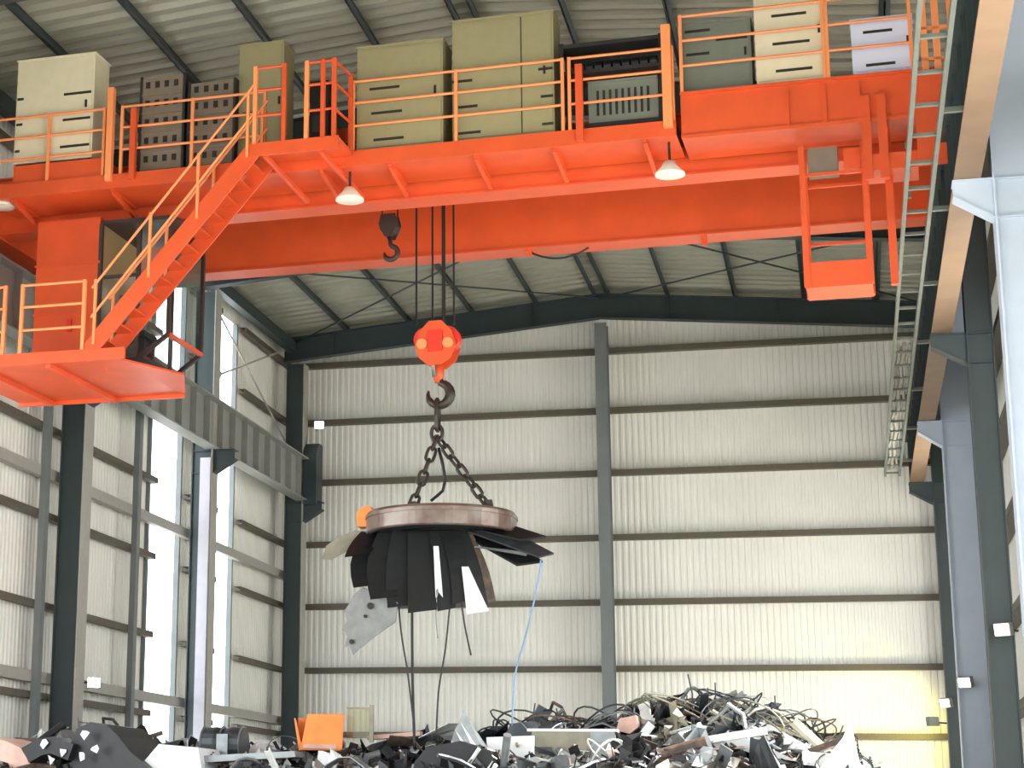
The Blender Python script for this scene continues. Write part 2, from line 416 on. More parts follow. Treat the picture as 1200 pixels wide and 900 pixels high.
for u in (-8.24, 6.66):                      # end trucks on the runway rails
    e = MB().box(u-0.2, u+0.2, -1.2, 4.4, 10.72, 11.3).build('end_truck', OR, crane)
    for v in (-0.7, 3.9):
        MB().lathe([(0, -0.06), (0.21, -0.06), (0.21, 0.04), (0.25, 0.04), (0.25, 0.07), (0, 0.07)], (u, v, 10.78), 20, 'x').build('wheel', M['rope'], e)
    MB().box(u-0.16, u+0.16, -1.25, -1.2, 10.75, 11.2).build('buffer_plate', OR, e)
# walkway along the near girder
ZD = 11.2
wk = MB().box(-7.7, 3.05, -1.14, -0.16, 11.0, 11.02).build('walkway_deck', OR, crane)
MB().box(-7.7, 3.05, -1.19, -1.14, 10.99, ZD+0.02).build('edge_channel', OR, wk)
MB().box(-7.7, 3.05, -1.14, -0.16, ZD-0.03, ZD).build('deck_plate', M['rack'], wk)
for i, u in enumerate((-7.3, -5.6, -3.9, -2.2, -1.15, 0.15, 1.3, 2.6)):
    MB().bar((u, -1.12, 10.98), (u, -0.17, 10.98), 0.05, 0.04).build('cross_bearer', OR, wk)
    MB().bar((u, -1.08, 10.97), (u+0.02, -0.18, 10.8), 0.06, 0.05).build('outrigger_strut', OR, wk)
def handrail(u0, u1, v, z, hs=(0.42, 0.78, 1.12), posts=None, m=None, pw=0.045, toe=False):
    m = m or ORL
    r = MB()
    for h in hs: r.tube([(u0, v, z+h), (u1, v, z+h)], 0.021, 6)
    if toe: r.box(u0, u1, v-0.006, v+0.006, z+0.0, z+0.1)
    h = r.build('handrail', m, crane)
    n = posts if posts is not None else max(1, round((u1-u0)/1.3))
    for i in range(n+1):
        u = u0+(u1-u0)*i/n
        MB().box(u-pw/2, u+pw/2, v-pw/2, v+pw/2, z, z+hs[-1]+0.02).build('post', m, h)
    return h
handrail(-7.65, -5.75, -1.16, ZD, posts=2); handrail(-5.45, -3.1, -1.16, ZD, posts=2)
handrail(-1.7, 1.45, -1.16, ZD, posts=2, toe=False); handrail(1.55, 3.02, -1.16, ZD, posts=1)
# posts that stand out in the photograph
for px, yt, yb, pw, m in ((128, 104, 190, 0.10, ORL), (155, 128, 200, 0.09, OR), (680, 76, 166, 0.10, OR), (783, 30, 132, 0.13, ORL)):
    a = cr(px, yb, -1.22); b = cr(px, yt, -1.22)
    MB().box(a.x-pw/2, a.x+pw/2, -1.22-pw/2, -1.22+pw/2, min(a.z, ZD-0.1), b.z).build('guard_post', m, crane)
# raised platform at the right end
bx = MB().box(3.12, 6.86, -1.15, -1.1, 10.95, 11.58).build('raised_platform', OR, crane)
MB().box(3.12, 6.86, -1.2, -0.2, 11.58, 11.62).build('deck_plate', OR, bx)
MB().box(3.12, 6.3, -1.1, -0.2, 10.95, 10.97).build('soffit_plate', OR, bx)
for u in (3.12, 4.5, 5.9): MB().box(u, u+0.03, -1.1, -0.2, 10.97, 11.58).build('rib_plate', OR, bx)
MB().box(3.12, 6.4, -1.19, -1.15, 10.93, 10.98).build('lower_lip', OR, bx)
for u in (4.55, 5.05, 5.5): MB().box(u, u+0.05, -1.19, -1.15, 10.98, 11.5).build('front_rib', OR, bx)
handrail(3.15, 5.1, -1.17, 11.62, hs=(0.4, 0.78, 1.15), posts=1); handrail(5.15, 6.25, -1.17, 11.62, hs=(0.4, 0.78, 1.15), posts=1)
# right-end guard frame, drive box and hanging inspection cage
gf = MB()
for u in (6.42, 6.58, 6.78): gf.box(u-0.045, u+0.045, -1.3, -1.22, 11.2, 12.95)
for z in (11.7, 12.15, 12.6, 12.93): gf.box(6.38, 6.83, -1.3, -1.24, z-0.02, z+0.02)
gf.build('guard_frame', ORL, crane)
MB().box(6.25, 6.62, -1.42, -1.26, 10.2, 11.5).build('drive_cover', OR, crane)
for px in (1013, 1032):
    a = cr(px, 110, -1.0); MB().box(a.x-0.06, a.x+0.06, -1.22, -1.1, 10.1, 11.3).build('hanger_post', OR, crane)
MB().box(5.55, 6.25, -1.2, -0.6, 10.22, 10.45).build('drive_motor', OR, crane)
a = cr(1040, 180, -0.9); MB().box(a.x-0.05, a.x+0.05, -0.95, -0.85, 8.68, 10.9).build('stop_post', OR, crane)
cg = empty('inspection_cage', (0, 0, 0)); cg.parent = crane
for u in (4.72, 5.55):
    for v in (-0.92, -0.3): MB().box(u-0.04, u+0.04, v-0.04, v+0.04, 8.72, 10.74).build('post', OR, cg)
MB().box(4.76, 5.51, -0.94, -0.91, 8.74, 9.06).build('kick_panel', OR, cg)
MB().box(4.7, 5.57, -0.95, -0.27, 8.7, 8.74).build('floor_plate', OR, cg)
for z in (9.5, 10.35):
    MB().box(4.76, 5.51, -0.31, -0.27, z-0.02, z+0.02).build('rail', OR, cg)
for u in (4.72, 5.55): MB().box(u-0.02, u+0.02, -0.88, -0.34, 9.48, 9.52).build('rail', OR, cg)
MB().box(4.76, 5.51, -0.94, -0.9, 10.3, 10.34).build('rail', OR, cg)
MB().box(4.8, 5.2, -0.9, -0.6, 10.36, 10.72).build('resistor_box', M['brown'], cg)
MB().box(5.28, 5.5, -0.93, -0.7, 10.36, 10.66).build('junction_box', OR, cg)
for i in range(3): MB().box(6.05+i*0.02, 6.13+i*0.02, -1.34, -1.28, 9.75+i*0.35, 9.83+i*0.35).build('limit_switch', M['galv'], crane)
# trolley on the girders
tr = MB().box(-2.6, 1.2, 0.05, 0.25, ZG1+0.1, ZG1+0.35).build('trolley_frame', OR, crane)
MB().box(-2.6, 1.2, 2.95, 3.15, ZG1+0.1, ZG1+0.35).build('side_beam', OR, tr)
for u in (-2.5, -0.9, 1.0): MB().box(u, u+0.2, 0.25, 2.95, ZG1+0.12, ZG1+0.33).build('cross_beam', OR, tr)
MB().lathe([(0, -0.7), (0.3, -0.7), (0.3, 0.7), (0, 0.7)], (-0.95, 1.6, ZG1+0.62), 20, 'x').build('rope_drum', M['rack'], tr)
# landing at the top of the stairs
ld = MB().box(-3.05, -1.7, -1.86, -1.2, 11.14, ZD).build('landing', OR, crane)
MB().box(-3.05, -1.7, -1.9, -1.86, 11.02, ZD+0.02).build('edge_channel', OR, ld)
MB().bar((-2.0, -1.84, 11.04), (-1.82, -0.2, 10.82), 0.06, 0.06).build('knee_brace', OR, ld)
MB().bar((-2.85, -1.84, 11.04), (-2.7, -0.2, 10.82), 0.06, 0.06).build('knee_brace', OR, ld)
for pts in ([(-3.0, -1.87), (-2.55, -1.87)], [(-2.2, -1.87), (-1.95, -1.87), (-1.78, -1.87), (-1.72, -1.22)]):
    hl = empty('landing_rail', (0, 0, 0)); hl.parent = crane
    for z in (0.45, 0.85, 1.2): MB().tube([(u, v, ZD+z) for u, v in pts], 0.022, 6).build('rail', OR, hl)
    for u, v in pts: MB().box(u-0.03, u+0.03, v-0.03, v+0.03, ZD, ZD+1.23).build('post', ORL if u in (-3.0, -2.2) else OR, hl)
# stairs
S0, S1 = Vector((-5.62, 0, 8.15)), Vector((-2.98, 0, 11.17))
st = empty('stair', (0, 0, 0)); st.parent = crane
for v in (-1.86, -1.24):
    MB().bar((S0.x, v, S0.z), (S1.x, v, S1.z), 0.03, 0.26, (0, 0, 1)).build('stringer', OR, st)
NT = 13
for i in range(1, NT):
    t = i/NT; p = S0.lerp(S1, t)
    MB().box(p.x-0.13, p.x+0.12, -1.845, -1.255, p.z+0.02, p.z+0.05).build('tread', OR, st)
for v in (-1.87, -1.23):
    r = MB()
    for h in (0.5, 0.95): r.tube([(S0.x+0.1, v, S0.z+h+0.1), (S1.x-0.05, v, S1.z+h+0.02)], 0.02, 6)
    r = r.build('stair_rail', ORL, st)
for v in (-1.87, -1.23):
    for t in (0.06, 0.38, 0.66, 0.95):
        p = S0.lerp(S1, t); MB().box(p.x-0.02, p.x+0.02, v-0.02, v+0.02, p.z, p.z+1.0).build('stair_post', ORL, st)
# lower platform, its rails and the orange support housing
lp = MB().box(-7.9, -5.05, -1.85, 0.68, 8.1, 8.13).build('lower_platform', OR, crane)
MB().box(-7.9, -4.95, -1.9, -1.85, 8.08, 8.26).build('edge_channel', OR, lp)
MB().box(-7.9, -5.0, 0.64, 0.69, 8.04, 8.22).build('edge_channel', OR, lp)
for u in (-7.3, -6.2): MB().box(u-0.04, u+0.04, -1.85, 0.64, 8.02, 8.1).build('joist', OR, lp)
MB().plate([(-5.05, -1.9, 8.08), (-4.55, -0.5, 8.12), (-5.0, 0.68, 8.08)], 0.03).build('nose_plate', OR, lp)
def lowrail(pts, posts):
    r = MB()
    for h in (0.4, 0.76, 1.1): r.tube([(u, v, 8.22+h) for u, v in pts], 0.022, 6)
    r = r.build('handrail', ORL, crane)
    for u, v in posts: MB().box(u-0.025, u+0.025, v-0.025, v+0.025, 8.15, 9.34).build('post', ORL, r)
lowrail([(-6.68, -1.87), (-5.62, -1.87)], [(-6.66, -1.87), (-5.64, -1.87)])
lowrail([(-7.85, -1.87), (-6.92, -1.87)], [(-7.8, -1.87), (-6.95, -1.87)])
hs = MB().box(-7.08, -6.0, -0.62, 0.6, 8.14, ZG0-0.01).build('support_housing', OR, crane)
for z in (9.2, 10.0): MB().box(-7.1, -5.98, -0.64, -0.62, z-0.02, z+0.02).build('panel_seam', OR, hs)
MB().box(-6.5, -6.42, -0.66, -0.62, 8.9, 9.1).build('latch', M['red'], hs)
# operator cabin: slanted lower window looking along the girder
cb = empty('operator_cabin', (0, 0, 0)); cb.parent = crane
ca, cbu, cv0, cv1, cz0, cz1 = -5.98, -4.8, -0.6, 0.8, 8.42, 10.68
MB().box(ca, cbu+0.05, cv0, cv1, cz1-0.06, cz1).build('roof', M['frame'], cb)
MB().box(ca, -5.24, cv0, cv1, cz0, cz0+0.05).build('floor_plate', M['frame'], cb)
for u, v in ((ca, cv0), (ca, cv1), (-5.33, cv0), (-5.33, cv1)): MB().box(u-0.03, u+0.03, v-0.03, v+0.03, cz0, cz1-0.06).build('corner_post', M['frame'], cb)
for v in (cv0, cv1): MB().box(cbu-0.03, cbu+0.03, v-0.03, v+0.03, 8.76, cz1-0.06).build('corner_post', M['frame'], cb)
for z in (9.75,): MB().box(ca, -5.33, cv0-0.02, cv0+0.02, z-0.025, z+0.025).build('sill_rail', M['frame'], cb)
MB().box(ca, ca+0.02, cv0+0.03, cv1-0.03, cz0+0.05, cz1-0.06).build('rear_panel', M['cabin'], cb)
MB().box(-5.3, -4.83, cv1-0.03, cv1-0.02, 9.9, 10.62).build('control_panel', M['gcab'], cb)
MB().box(-5.95, -5.36, cv0-0.005, cv0+0.005, cz0+0.06, 9.72).build('pane', M['glass'], cb)
MB().box(-5.3, -4.83, cv0-0.005, cv0+0.005, 8.95, cz1-0.1).build('pane', M['glass'], cb)
MB().box(cbu-0.005, cbu+0.005, cv0+0.03, cv1-0.03, 8.8, cz1-0.1).build('pane', M['glass'], cb)
lw4 = [(-5.24, cv0, 8.44), (-4.8, cv0, 8.76), (-4.8, cv1, 8.76), (-5.24, cv1, 8.44)]
lf = empty('lower_window', (0, 0, 0)); lf.parent = cb
for i in range(4):
    MB().bar(lw4[i], lw4[(i+1) % 4], 0.07, 0.06).build('window_frame', OR if i == 1 else M['frame'], lf)
MB().plate(lw4, 0.008).build('pane', M['glass'], lf)
MB().box(-5.8, -5.45, 0.0, 0.4, 8.5, 8.9).build('seat_base', M['rack'], cb)
MB().box(-5.85, -5.42, -0.05, 0.45, 8.9, 9.0).build('seat', M['rack'], cb)
MB().box(-5.88, -5.8, -0.05, 0.45, 9.0, 9.6).build('seat_back', M['rack'], cb)
# festoon hangers and lamps' cables under the far girder
for px in (620, 825):
    a = cr(px, 292 if px == 620 else 280, 2.9); MB().box(a.x-0.04, a.x+0.04, 2.9, 3.0, a.z-0.1, ZG0).build('cable_hanger', OR, crane)
A_ = cr(622, 296, 2.95); B_ = cr(690, 290, 2.95); mid = (A_+B_)/2; mid.z -= 0.28
MB().tube([A_.lerp(mid, t)*(1-t)+mid.lerp(B_, t)*t for t in [i/10 for i in range(11)]], 0.018, 6).build('festoon_cable', M['rope'], crane)

# ------------------------------------------------------------------ cabinets and boxes standing on the crane walkway
def cabinet(px0, px1, ytop, zb, m, label, slots=(), depth=0.55, v=-1.05, rails=3, ztop=None, name='electrical_cabinet', feet=None, seam=False):
    a = cr(px0, ytop, v); b = cr(px1, ytop, v)
    zt = ztop or (a.z+b.z)/2
    wd = b.x-a.x; H = zt-zb
    c = on_crane(name, (a.x+b.x)/2, v, zb)
    h0 = 0.06
    bo = MB().box(-wd/2, wd/2, 0, depth, h0, H).build('body', m, c)
    MB().box(-wd/2+0.03, wd/2-0.03, 0.03, depth-0.03, 0, h0).build('plinth', M['slot'], c)
    MB().box(-wd/2-0.015, wd/2+0.015, -0.02, depth+0.02, H, H+0.025).build('top_cap', m, c)
    d = MB().box(-wd/2+0.03, wd/2-0.03, -0.015, 0, h0+0.03, H-0.04).build('door', m, c)
    for (f0, f1, fz) in slots:
        MB().box(-wd/2+f0*wd, -wd/2+f1*wd, -0.021, -0.014, fz*H-0.02, fz*H+0.02).build('vent_slot', M['slot'], d)
    if seam: MB().box(wd*0.18, wd*0.18+0.015, -0.02, -0.014, h0+0.03, H-0.04).build('door_seam', M['slot'], d)
    MB().box(wd*0.40, wd*0.40+0.03, -0.04, -0.015, H*0.5, H*0.5+0.12).build('handle', M['slot'], d)
    return tag(c, label, 'cabinet', 'electrical cabinets on the crane walkway')
pl = MB().box(cr(16, 190, -1.13).x, cr(122, 190, -1.13).x, -1.13, -0.3, ZD, 11.53).build('cabinet_plinth', OR, crane)
cabinet(22, 112, 68, 11.53, M['cream'], 'cream cabinet on an orange plinth at the left end of the crane', [(0.62, 0.97, 0.64), (0.62, 0.97, 0.40), (0.6, 0.97, 0.15), (0.02, 0.1, 0.64), (0.02, 0.1, 0.40), (0.02, 0.08, 0.15)])
def resistor(px0, px1, ytop, label):
    a = cr(px0, ytop, -1.0); b = cr(px1, ytop, -1.0); wd = b.x-a.x; H = a.z-ZD
    c = on_crane('resistor_box', (a.x+b.x)/2, -1.0, ZD)
    MB().box(-wd/2, wd/2, 0.02, 0.5, 0.05, H).build('body', M['brown'], c)
    for s in (-1, 1): MB().box(s*wd/2-0.02, s*wd/2+0.02, 0, 0.5, 0, H+0.02).build('side_frame', M['rack'], c)
    n = 5
    for k in range(n): MB().box(-wd/2+0.02, wd/2-0.02, 0, 0.02, 0.1+k*(H-0.1)/n, 0.14+k*(H-0.1)/n).build('tier_rail', M['brown'], c)
    hm = MB().box(-0.035, 0.035, 0, 0.012, -0.05, 0.05).mesh('vent_hole'); hm.materials.append(M['slot'])
    for k in range(n):
        for i in range(4): inst('vent_hole', hm, c, (-wd/2+wd*(i+0.7)/4.6, 0.008, 0.1+(k+0.6)*(H-0.1)/n))
    return tag(c, label, 'resistor box', 'perforated resistor boxes on the crane walkway')
resistor(166, 216, 92, 'brown-grey perforated resistor box standing next to the left cream cabinet')
resistor(222, 275, 98, 'brown-grey perforated resistor box behind the stair handrail')
cabinet(281, 333, 52, ZD, M['olive'], 'narrow olive-cream cabinet behind the stair landing', [(0.1, 0.5, 0.45)], v=-0.85, depth=0.5)
cabinet(419, 519, 52, ZD, M['olive'], 'olive-cream cabinet just right of the stair landing', [(0.15, 0.5, 0.60), (0.17, 0.53, 0.37), (0.2, 0.55, 0.12)])
cabinet(530, 648, 20, ZD, M['olive'], 'tallest olive-cream cabinet in the middle of the crane', [(0.0, 0.2, 0.51), (0.02, 0.25, 0.30), (0.02, 0.28, 0.09), (0.85, 0.99, 0.54), (0.87, 0.99, 0.32), (0.88, 0.99, 0.1)], seam=True)
cabinet(798, 879, 26, 11.62, M['gcab'], 'grey-green louvred cabinet beside the tall orange post', [(0.05, 0.42, 0.9), (0.06, 0.4, 0.58), (0.5, 0.95, 0.75), (0.1, 0.8, 0.05)], v=-0.95)
cabinet(882, 964, -14, 11.62, M['cream'], 'tall cream cabinet at the right end of the crane', [(0.25, 0.75, 0.72), (0.25, 0.78, 0.43), (0.28, 0.8, 0.15)])
cabinet(996, 1068, 22, 11.62, M['bluew'], 'small bluish white cabinet beside the right end frame', [(0.2, 0.68, 0.78), (0.22, 0.7, 0.2)])
p0 = cr(362, 96, -0.75); p1 = cr(386, 160, -0.75)
du = on_crane('drive_unit', (p0.x+p1.x)/2, -0.75, ZD)
MB().box(-0.15, 0.15, 0, 0.4, 0.06, p0.z-ZD).build('body', M['black'], du); MB().box(-0.17, 0.17, -0.02, 0.42, 0, 0.06).build('base', M['rack'], du)
MB().box(-0.1, 0.1, -0.02, 0.0, 0.55, 0.8).build('cover_plate', M['rack'], du)
tag(du, 'dark upright drive unit seen through the landing rails', 'drive unit')
# open dark equipment rack with a grey control box
a = cr(655, 40, -1.0); b = cr(776, 40, -1.0); wd = b.x-a.x; H = 12.62-ZD
rk = on_crane('equipment_rack', (a.x+b.x)/2, -1.0, ZD)
for s in (-1, 1):
    for v in (0, 0.5): MB().box(s*(wd/2-0.03)-0.03, s*(wd/2-0.03)+0.03, v-0.03, v+0.03, 0, H).build('upright', M['rack'], rk)
for z in (0.12, 0.95, H-0.05): MB().box(-wd/2, wd/2, -0.03, 0.53, z-0.03, z+0.03).build('shelf', M['rack'], rk)
MB().box(-wd/2+0.05, wd/2-0.05, 0.45, 0.5, 0.98, H-0.08).build('back_panel', M['rack'], rk)
cm = MB().lathe([(0, -0.05), (0.09, -0.05), (0.09, 0.05), (0, 0.05)], (0,0,0), 12, 'x').mesh('coil'); cm.materials.append(M['black'])
for i in range(10): inst('coil', cm, rk, (-wd/2+0.15+i*(wd-0.3)/9, 0.2, 1.08))
tag(rk, 'dark open equipment rack between the tallest cabinet and the orange post', 'rack')
gb = on_crane('control_box', (a.x+b.x)/2+0.16, -0.98, ZD+0.15)
MB().box(-0.5, 0.5, 0, 0.4, 0, 0.62).build('body', M['gcab'], gb)
for i in range(9): MB().box(-0.38+i*0.09, -0.345+i*0.09, -0.012, 0, 0.12, 0.5).build('louvre', M['rack'], gb)
MB().box(-0.5, 0.5, -0.02, 0.42, 0.62, 0.65).build('lid', M['gcab'], gb)
tag(gb, 'grey louvred control box inside the dark rack', 'control box')

# ------------------------------------------------------------------ lamps
def work_lamp(px, py, v, label, ztop):
    c = cr(px, py, v); o = on_crane('work_lamp', c.x, v, c.z)
    MB().lathe([(0.0, 0.14), (0.08, 0.13), (0.12, 0.06), (0.21, -0.04), (0.215, -0.07), (0.19, -0.07), (0.0, -0.03)], (0,0,0), 20).build('shade', M['lampg'], o, True)
    MB().lathe([(0, -0.09), (0.1, -0.085), (0.19, -0.06)], (0,0,0), 20).build('lens', M['lampg'], o, True)
    MB().tube([(0, 0, 0.13), (0, 0, ztop-c.z)], 0.02, 6).build('stem', M['rack'], o)
    return tag(o, label, 'lamp', 'work lamps hanging under the crane walkway')
work_lamp(785, 200, -0.9, 'white round work lamp hanging below the tall orange post', 11.0)
work_lamp(410, 230, -0.9, 'pale round work lamp hanging below the stair landing', 11.0)
work_lamp(2, 238, -0.9, 'pale work lamp cut by the left edge of the picture', 11.0)
def flood(P, face, label, m=None, glow=0.0, color=(1, 0.93, 0.75), arm=(0.2, 0, 0)):
    o = empty('floodlight', P); f = Vector(face).normalized()
    q = f.to_track_quat('-Y', 'Z').to_matrix().to_4x4()
    for nm, mb_, mm in (('housing', MB().box(-0.13, 0.13, 0.0, 0.12, -0.1, 0.1), M['galv']), ('lens', MB().box(-0.11, 0.11, -0.012, 0.0, -0.085, 0.085), m or M['lampw'])):
        x = mb_.build(nm, mm, o); x.data.transform(q)
    MB().tube([(0, 0, 0), Vector(arm)], 0.02, 6).build('arm', M['rack'], o)
    if glow:
        L = bpy.data.lights.new('floodlight_beam', 'SPOT'); L.energy = glow; L.color = color; L.spot_size = math.radians(120); L.spot_blend = 0.8; L.shadow_soft_size = 0.1
        lo = bpy.data.objects.new('floodlight_beam', L); col.objects.link(lo); lo.parent = o
        lo.location = f*0.05; lo.rotation_euler = f.to_track_quat('-Z', 'Y').to_euler()
    return tag(o, label, 'floodlight', 'floodlights mounted on the columns')
flood(at(1174, 738, 31.4), (-0.6, -1, -0.2), 'floodlight high on the dark column beside the nearest blue-grey column', arm=(0.25, 0.2, 0.0))
flood(at(1130, 800, 38.6), (-0.6, -1, -0.3), 'floodlight at the foot of the farther blue-grey column', arm=(0.1, 0.3, 0.0))
flood(at(1107, 824, 45.7), (-0.7, -1, -0.3), 'floodlight on the far right corner column', arm=(0.15, 0.3, 0.0))
flood(at(1091, 846, 45.3), (-1.1, 1.6, -0.25), 'lowest floodlight washing the back wall with yellow light', M['lampy'], 220, (1.0, 0.85, 0.16), arm=(0.35, 0.6, 0.0))
flood(at(374, 498, 46.1), (0.3, -1, -0.2), 'small floodlight on the far left corner bracket', arm=(-0.2, 0.2, 0.0))
flood(at(110, 800, 33.2), (0.45, -1, 0.05), 'floodlight beside the dark column under the crane cabin', M['lampw'], arm=(-0.25, -0.1, 0))
P_ = at(1120, 8, 26.0)
bc = empty('red_beacon', P_); MB().lathe([(0, 0.1), (0.05, 0.09), (0.07, 0.03), (0.07, -0.08), (0, -0.08)], (0,0,0), 16).build('lens', M['redl'], bc, True)
MB().box(-0.08, 0.08, -0.08, 0.08, -0.14, -0.08).build('base', M['rack'], bc); MB().tube([(0, 0, -0.14), (0, 0.0, -0.8)], 0.02, 6).build('stem', M['rack'], bc)
tag(bc, 'small red beacon lamp at the right end of the crane', 'beacon')

# ------------------------------------------------------------------ hook blocks, magnet
VH = 1.6
def hpt(px, py): return cr(px, py, VH)
def link_mesh(name, L, wd, r):
    pts = []; n = 14
    for k in range(n):
        a = 2*math.pi*k/n; x = wd/2*math.cos(a); z = wd/2*math.sin(a)
        z += (L-wd)/2*(1 if math.sin(a) > 0 else -1)*min(1, abs(math.sin(a))*3)
        pts.append((x, 0, z))
    return MB().tube(pts, r, 6, True).mesh(name)
c0 = hpt(513, 400); hb = on_crane('hook_block', c0.x, VH, c0.z)
def J(px, py, dv=0.0): p = cr(px, py, VH+dv); return (p.x-c0.x, dv, p.z-c0.z)
for s in (-1, 1):
    MB().prism([(-0.1, 0.3), (0.1, 0.3), (0.27, 0.12), (0.33, -0.1), (0.26, -0.3), (0.1, -0.42), (-0.1, -0.42), (-0.26, -0.3), (-0.33, -0.1), (-0.27, 0.12)], 'y', s*0.16-0.012, s*0.16+0.012).build('side_plate', M['orange'], hb)
for x in (-0.17, 0.17):
    MB().lathe([(0, -0.1), (0.2, -0.1), (0.2, -0.07), (0.16, 0), (0.2, 0.07), (0.2, 0.1), (0, 0.1)], (x, 0, 0.02), 20, 'y').build('sheave', M['red'], hb, False)
MB().box(-0.12, 0.12, -0.2, 0.2, -0.2, 0.14).build('nameplate', M['red'], hb)
for s in (-1, 1): MB().lathe([(0.0, -0.03), (0.085, -0.03), (0.085, 0.03), (0, 0.03)], (s*0.21, -0.19, -0.08), 14, 'y').build('hub_cap', ORL, hb)
MB().lathe([(0, 0), (0.1, 0), (0.09, -0.2), (0.06, -0.32), (0, -0.32)], (0.01, 0, -0.36), 16).build('swivel', M['orange'], hb, True)
MB().tube([(-0.08, -0.12, 0.1), (-0.06, -0.14, -0.3), (-0.03, -0.1, -0.6)], 0.035, 8).build('signal_hose', M['galv'], hb, True)
hk = []
for k in range(17):
    a = math.radians(80-k*17.5); hk.append((0.02+0.18*math.cos(a), 0, -0.86+0.18*math.sin(a)))
MB().tube([(0.01, 0, -0.55), (0.03, 0, -0.62)]+hk, [0.05, 0.055]+[0.06+0.022*math.sin(min(1, k/10)*math.pi) for k in range(14)]+[0.04, 0.03, 0.015], 10).build('hook', M['chain'], hb, True)
for px, py, dv in ((488, 380, -0.1), (507, 375, 0.1), (519, 375, -0.1), (521, 375, 0.1), (532, 380, 0.0)):
    p = J(px, py, dv); MB().tube([p, (p[0], p[1], ZG1+0.2-c0.z)], 0.017, 6).build('rope', M['rope'], hb)
tag(hb, 'orange hook block with a dark hook hanging on wire ropes', 'hook block')
c1 = hpt(457, 264); ah = on_crane('auxiliary_hook', c1.x, VH, c1.z)
MB().lathe([(0, -0.1), (0.15, -0.1), (0.17, -0.06), (0.13, 0), (0.17, 0.06), (0.15, 0.1), (0, 0.1)], (0,0,0), 18, 'y').build('sheave', M['rack'], ah)
for s in (-1, 1): MB().prism([(-0.12, 0.16), (0.12, 0.16), (0.16, 0), (0.06, -0.22), (-0.06, -0.22), (-0.16, 0)], 'y', s*0.12-0.008, s*0.12+0.008).build('side_plate', M['frame'], ah)
hk = [(0.02+0.11*math.cos(math.radians(80-k*18)), 0, -0.47+0.11*math.sin(math.radians(80-k*18))) for k in range(16)]
MB().tube([(0, 0, -0.2), (0.01, 0, -0.32)]+hk, [0.035, 0.035]+[0.045]*13+[0.035, 0.025, 0.012], 8).build('hook', M['frame'], ah, True)
for s in (-1, 1): MB().tube([(s*0.13, 0, 0), (s*0.13, 0, ZG1+0.2-c1.z)], 0.012, 6).build('rope', M['rope'], ah)
tag(ah, 'small dark auxiliary hook in front of the far girder', 'hook')

mc = hpt(517, 603); R = (hpt(603, 603).x-hpt(432, 603).x)/2; ZM = mc.z
mg = on_crane('lifting_magnet', mc.x, VH, ZM)
MB().lathe([(R*0.93, -0.32), (R*0.985, -0.32), (R, -0.3), (R, -0.04), (R*0.98, 0.0), (R*0.6, 0.02), (R*0.55, 0.05), (0, 0.05)], (0,0,0), 64).build('disc', M['rust'], mg)
MB().lathe([(0, -0.3), (R*0.5, -0.3), (R*0.55, -0.27), (R*0.6, -0.3), (R*0.93, -0.3)], (0,0,0), 48).build('pole_face', M['black'], mg)  # underside made black to stand for the shade under the magnet
MB().lathe([(R, -0.1), (R+0.02, -0.1), (R+0.02, -0.06), (R, -0.06)], (0,0,0), 48).build('rim_band', M['rust'], mg)
MB().prism([(-R-0.09, -0.2), (-R+0.12, -0.2), (-R+0.16, 0.05), (-R+0.08, 0.13), (-R-0.02, 0.1), (-R-0.11, 0.02)], 'y', -0.35, -0.1).build('terminal_box', SCR['orange'], mg)
top = hpt(512, 512); TP = Vector((top.x-mc.x, 0, top.z-ZM))
rm = MB().tube([(0.09*math.cos(2*math.pi*k/14), 0, 0.13*math.sin(2*math.pi*k/14)) for k in range(14)], 0.03, 8, True).build('master_link', M['chain'], mg, True); rm.location = TP+Vector((0, 0, 0.06))
zs = (c0.z-1.0)-ZM; ml = link_mesh('master_link', zs+0.06-(TP.z+0.1), 0.17, 0.034); ml.materials.append(M['chain'])
for p in ml.polygons: p.use_smooth = True
inst('master_link', ml, mg, (TP.x+0.01, 0, (zs+0.06+TP.z+0.1)/2), (0, 0, math.pi/2))
lk = link_mesh('link', 0.24, 0.13, 0.027); lk.materials.append(M['chain'])
for p in lk.polygons: p.use_smooth = True
for (px, py, dv) in ((483, 590, -0.3), (572, 588, -0.2)):
    e_ = cr(px, py, VH+dv); E_ = Vector((e_.x-mc.x, dv, 0.07))
    d = E_-TP; n = max(4, int(d.length/0.185)); ch = empty('chain', (0, 0, 0)); ch.parent = mg
    qd = d.to_track_quat('Z', 'Y')
    for k in range(n):
        o = inst('link', lk, ch, TP+d*((k+0.5)/n)); o.rotation_euler = (qd.to_matrix() @ Matrix.Rotation(math.pi/2*(k % 2)+0.3, 3, 'Z')).to_euler()
    ea = MB().prism([(-0.09, 0), (0.09, 0), (0.06, 0.16), (-0.06, 0.16)], 'y', -0.03, 0.03).build('lug', M['chain'], mg); ea.location = E_-Vector((0, 0, 0.06))
MB().tube([J2 for J2 in [Vector((cr(px, py, VH-0.2).x-mc.x, -0.2, cr(px, py, VH-0.2).z-ZM)) for px, py in ((514, 525), (519, 545), (522, 562), (519, 575), (505, 587))]], 0.025, 8).build('power_cable', M['rope'], mg, True)
tag(mg, 'round rusty lifting magnet hanging on chains from the hook', 'lifting magnet')

